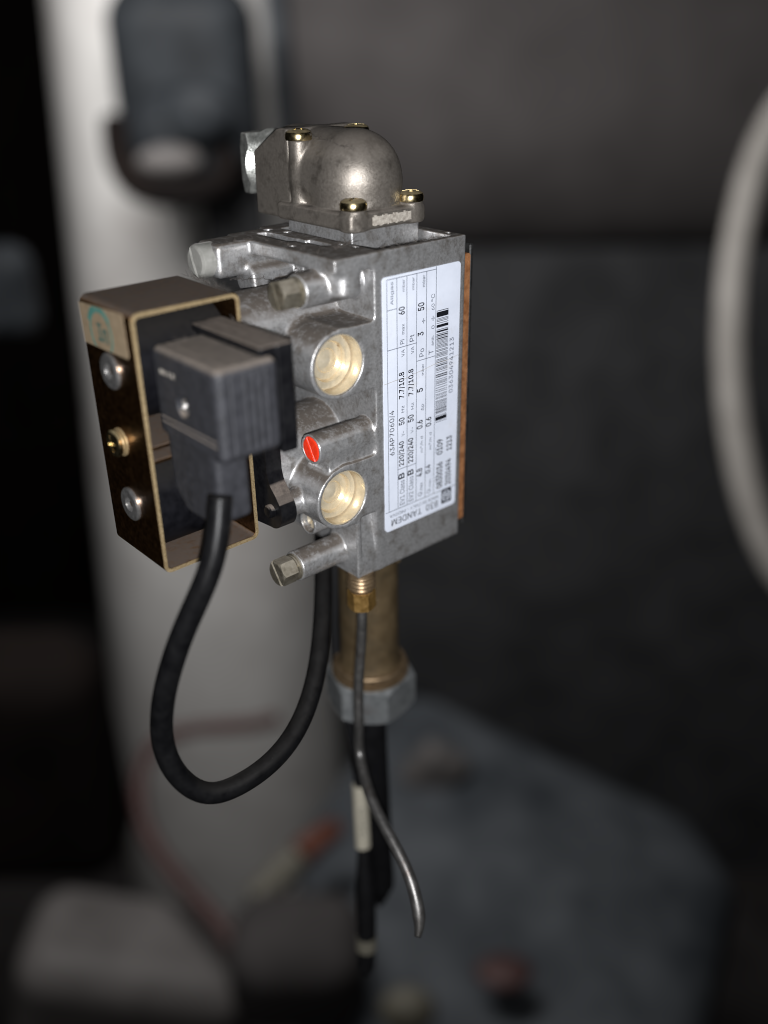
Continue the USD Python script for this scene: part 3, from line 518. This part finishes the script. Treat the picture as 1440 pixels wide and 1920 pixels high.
# ------------------------------------------------------------------ behind: wall, floor, boiler parts, all out of focus
K = 2.4
def pt(px, py, d): return at(px, py, d * K)
H_F = np.array([FWD[0], FWD[1], 0]); H_F /= np.linalg.norm(H_F); H_R = np.array([H_F[1], -H_F[0], 0.0]); CZ = CAM[2]
def W(r, g, z): return (np.array([CAM[0], CAM[1], 0]) + K * (r * H_R + g * H_F) + np.array([0, 0, K * z + CZ])) * 1000
def sheet(prof, r0, r1, n=2):
    """closed bar with an outline given in (g, z), swept sideways from r0 to r1"""
    pr = np.array(prof, float); k = len(pr); V = np.vstack([[W(r, g, z) for g, z in pr] for r in np.linspace(r0, r1, n)]); F = []
    for i in range(n - 1):
        for j in range(k):
            a, b = i * k + j, i * k + (j + 1) % k; F += [(a, a + k, b + k), (a, b + k, b)]
    cap = trimesh.creation.triangulate_polygon(Polygon(pr), engine='earcut')[1] if True else []
    F += [tuple(t[::-1]) for t in cap] + [tuple(t + (n - 1) * k) for t in cap]
    m = trimesh.Trimesh(V, F, process=False); m.fix_normals(); return m
def rbox(c, size, rot=(0, 0, 0), rad=20, h=None):
    """rounded box at a surveyed point; size in mm along the picture's right, depth and up"""
    s = np.array(size, float) * K; rad = rad * K; h = h or max(min(s) / 14, 6)
    m = net(sbx(-s / 2, s / 2, min(rad, min(s) / 2 * 0.98)), -s / 2 - 2 * h, s / 2 + 2 * h, h)
    R3 = trimesh.transformations.euler_matrix(*np.radians(rot))[:3, :3]
    B = np.stack([H_R, H_F, [0, 0, 1]], 1)
    return trimesh.Trimesh((np.array(m.vertices) @ R3.T) @ B.T + np.asarray(c), m.faces, process=False)
FL = -2.9
top('floor', sheet([(0.2, FL - 0.1), (6.0, FL - 0.1), (6.0, FL), (0.2, FL)], -3, 3), 'floor_grey', 'dark grey concrete floor', None, kind='structure')
top('wall', sheet([(4.4, FL - 0.1), (4.5, FL - 0.1), (4.5, 1.6), (4.4, 1.6)], -4, 4), 'soot', 'sooty dark back wall', None, kind='structure')
# grey-brown bulkhead across the top, its lower edge rolled under
prof = [(2.5, 1.2), (2.35, 1.2), (2.35, -0.16)] + [(2.35 + 0.34 * (1 - math.cos(a)), -0.16 - 0.40 * math.sin(a)) for a in np.linspace(0.15, 1.12, 14)] + [(2.8, -0.512), (2.8, 1.2)]
top('boiler_hood', sheet(prof, -0.24, 2.2), 'wall_grey', 'grey brown hood with a rolled lower edge across the upper right background', 'hood', smooth=40)
top('boiler_casing', sheet([(2.548, FL), (2.9, FL), (2.9, -0.515), (2.548, -0.515)], -0.32, 2.2), 'dark_grey', 'large dark grey panel in the background right of the valve', 'panel')

def upright(L, R, g, bulge, ztop, zbot, n=48, power=2.4):
    """a standing panel whose front is bowed; L and R each survey one edge: two points (px, py) on it, at ground distance g"""
    def edge(q, z):
        s = []
        for px, py in q:
            d = FWD + (px - 720) / FPX * RIGHT - (py - 960) / FPX * UP; k = g / (d @ H_F); s.append((d @ H_R * k, d[2] * k))
        (r0, z0), (r1, z1) = s; return r0 + (r1 - r0) * (z - z0) / (z1 - z0)
    t = np.linspace(-1, 1, n); V = []
    for z in (zbot, ztop):
        a, b = edge(L, z), edge(R, z)
        plan = [(a + (b - a) * (x + 1) / 2, g - bulge * (1 - abs(x) ** power) + bulge) for x in t] + [(b, g + bulge + 0.08), (a, g + bulge + 0.08)]
        k = len(plan); V += [W(r, q, z) for r, q in plan]
    tri = trimesh.creation.triangulate_polygon(Polygon(plan), engine='earcut')[1]
    F = [(j, (j + 1) % k, (j + 1) % k + k) for j in range(k)] + [(j, (j + 1) % k + k, j + k) for j in range(k)] + [tuple(x[::-1]) for x in tri] + [tuple(x + k) for x in tri]
    m = trimesh.Trimesh(V, F, process=False); m.fix_normals(); return m
def ell(px, py, d, rx, ry, rz):
    m = trimesh.creation.icosphere(3); B = np.stack([H_R, H_F, [0, 0, 1]], 1)
    return trimesh.Trimesh((np.array(m.vertices) * [rx * K, ry * K, rz * K]) @ B.T + pt(px, py, d), m.faces, process=False)
def slab(corners, thick, rad):
    """rounded plate through surveyed corner points"""
    c = np.array(corners); n = np.cross(c[1] - c[0], c[-1] - c[0]); n /= np.linalg.norm(n); n = n if n @ (CAM * 1000 - c[0]) > 0 else -n
    thick, rad = thick * K, rad * K; sp = trimesh.creation.icosphere(2, rad); pts = np.vstack([np.array(sp.vertices) + q - n * o for q in c for o in (rad, max(thick - rad, rad))])
    return trimesh.convex.convex_hull(pts)
top('boiler_post', upright(((22, 100), (185, 1500)), ((500, 100), (600, 1150)), 2.1, 0.24, 0.9, FL, power=3.2), 'pale_enamel', 'broad pale enamelled upright behind the valve on the left', 'post', smooth=60)
top('door_strip', upright(((470, 60), (478, 160)), ((540, 60), (548, 160)), 2.3, 0.03, 0.9, -0.25), 'slate_blue', 'narrow blue grey vertical strip above and left of the valve', 'strip', smooth=60)
pump = thing('pump', 'dark slate coloured pump hanging in the upper left background', 'pump')
part('housing', cat_([rbox(pt(350, 150, 1.75), (270, 160, 330), rad=75), ell(355, 260, 1.72, 130, 90, 95)]), 'slate_dark', pump, smooth=60)
part('cap', ell(372, 212, 1.60, 60, 26, 48), 'slate_dark', pump, smooth=60)
top('pump_bowl', ell(318, 302, 1.62, 56, 34, 26), 'grey_enamel', 'pale shallow bowl under the dark pump', 'bowl', smooth=60)
top('bent_pipe', tube(spline([pt(215, 230, 1.66), pt(228, 310, 1.63), pt(265, 352, 1.61), pt(330, 362, 1.60), pt(395, 350, 1.61), pt(425, 300, 1.66)], 80), 24 * K, 20), 'soot', 'black bent pipe curving under the dark pump', 'pipe', smooth=True)
top('shadow_bracket', rbox(pt(440, 400, 1.9), (130, 80, 330), rad=38), 'dark_grey', 'dark grey bracket between the pump and the valve', 'bracket', smooth=60)
top('edge_box', rbox(pt(-10, 545, 1.9), (170, 100, 190), rad=48), 'slate_dark', 'dark bluish box at the left edge of the picture', 'box', smooth=60)
hp = [pt(1568 + 200 * math.cos(a), 640 + 505 * math.sin(a), 1.55) for a in np.linspace(0, 2 * math.pi, 120)]
top('white_hoop', tube(np.array(hp + hp[:1]), 25 * K, 28, caps=False), 'hoop_white', 'thick off-white hoop curving along the right edge', 'hoop', smooth=True)
top('blue_grey_sheet', slab([pt(800, 1345, 1.95), pt(1270, 1570, 1.85), pt(1325, 1650, 1.75), pt(1235, 2000, 1.40), pt(680, 2000, 1.40), pt(650, 1570, 1.75)], 200, 85), 'slate_blue', 'blue grey sheet metal panel lying at the lower right', 'panel', smooth=60)
top('tan_block', rbox(pt(815, 1445, 1.82), (110, 60, 120), rot=(0, 35, 0), rad=28), 'grey_enamel', 'small greyish tan block at the corner of the blue grey panel', 'block', smooth=60)
top('dull_knob', ell(945, 1822, 1.43, 44, 30, 14), 'dull_red', 'dull red knob on the blue grey panel near the bottom edge', 'knob', smooth=60)
top('red_lead', tube(spline([pt(520, 1345, 1.75), pt(430, 1362, 1.72), pt(330, 1375, 1.70), pt(275, 1420, 1.68), pt(262, 1500, 1.64), pt(300, 1600, 1.58), pt(400, 1720, 1.50), pt(440, 1790, 1.46)], 120), 13 * K, 20), 'dull_red', 'dull red lead looping across the pale upright at lower left', 'cable', smooth=True)
rod = thing('tipped_rod', 'straw coloured rod with an orange tip behind the black hose', 'rod')
part('shaft', tube(spline([pt(478, 1690, 1.50), pt(520, 1645, 1.52), pt(562, 1605, 1.54)], 20), 24 * K, 20), 'straw', rod, smooth=True)
part('tip', tube(spline([pt(564, 1603, 1.54), pt(600, 1572, 1.56), pt(632, 1552, 1.58)], 20), np.linspace(24 * K, 17 * K, 20), 20), 'orange_red', rod, smooth=True)
top('brown_box', rbox(pt(560, 1800, 1.45), (210, 160, 190), rad=60), 'floor_grey', 'dark brown box low behind the hanging cable', 'box', smooth=60)
top('burner_casing', rbox(pt(250, 1915, 1.66), (400, 200, 470), rot=(0, 14, 0), rad=60), 'grey_enamel', 'pale grey rounded casing in the lower left corner', 'casing', smooth=60)
top('beige_knob', ell(765, 1895, 1.36, 42, 30, 40), 'straw', 'beige knob at the bottom edge below the hanging cable', 'knob', smooth=60)
top('tool_case', rbox(pt(40, 1420, 1.75), (360, 200, 520), rad=80), 'soot', 'black tool case at the left edge', 'box', smooth=60)
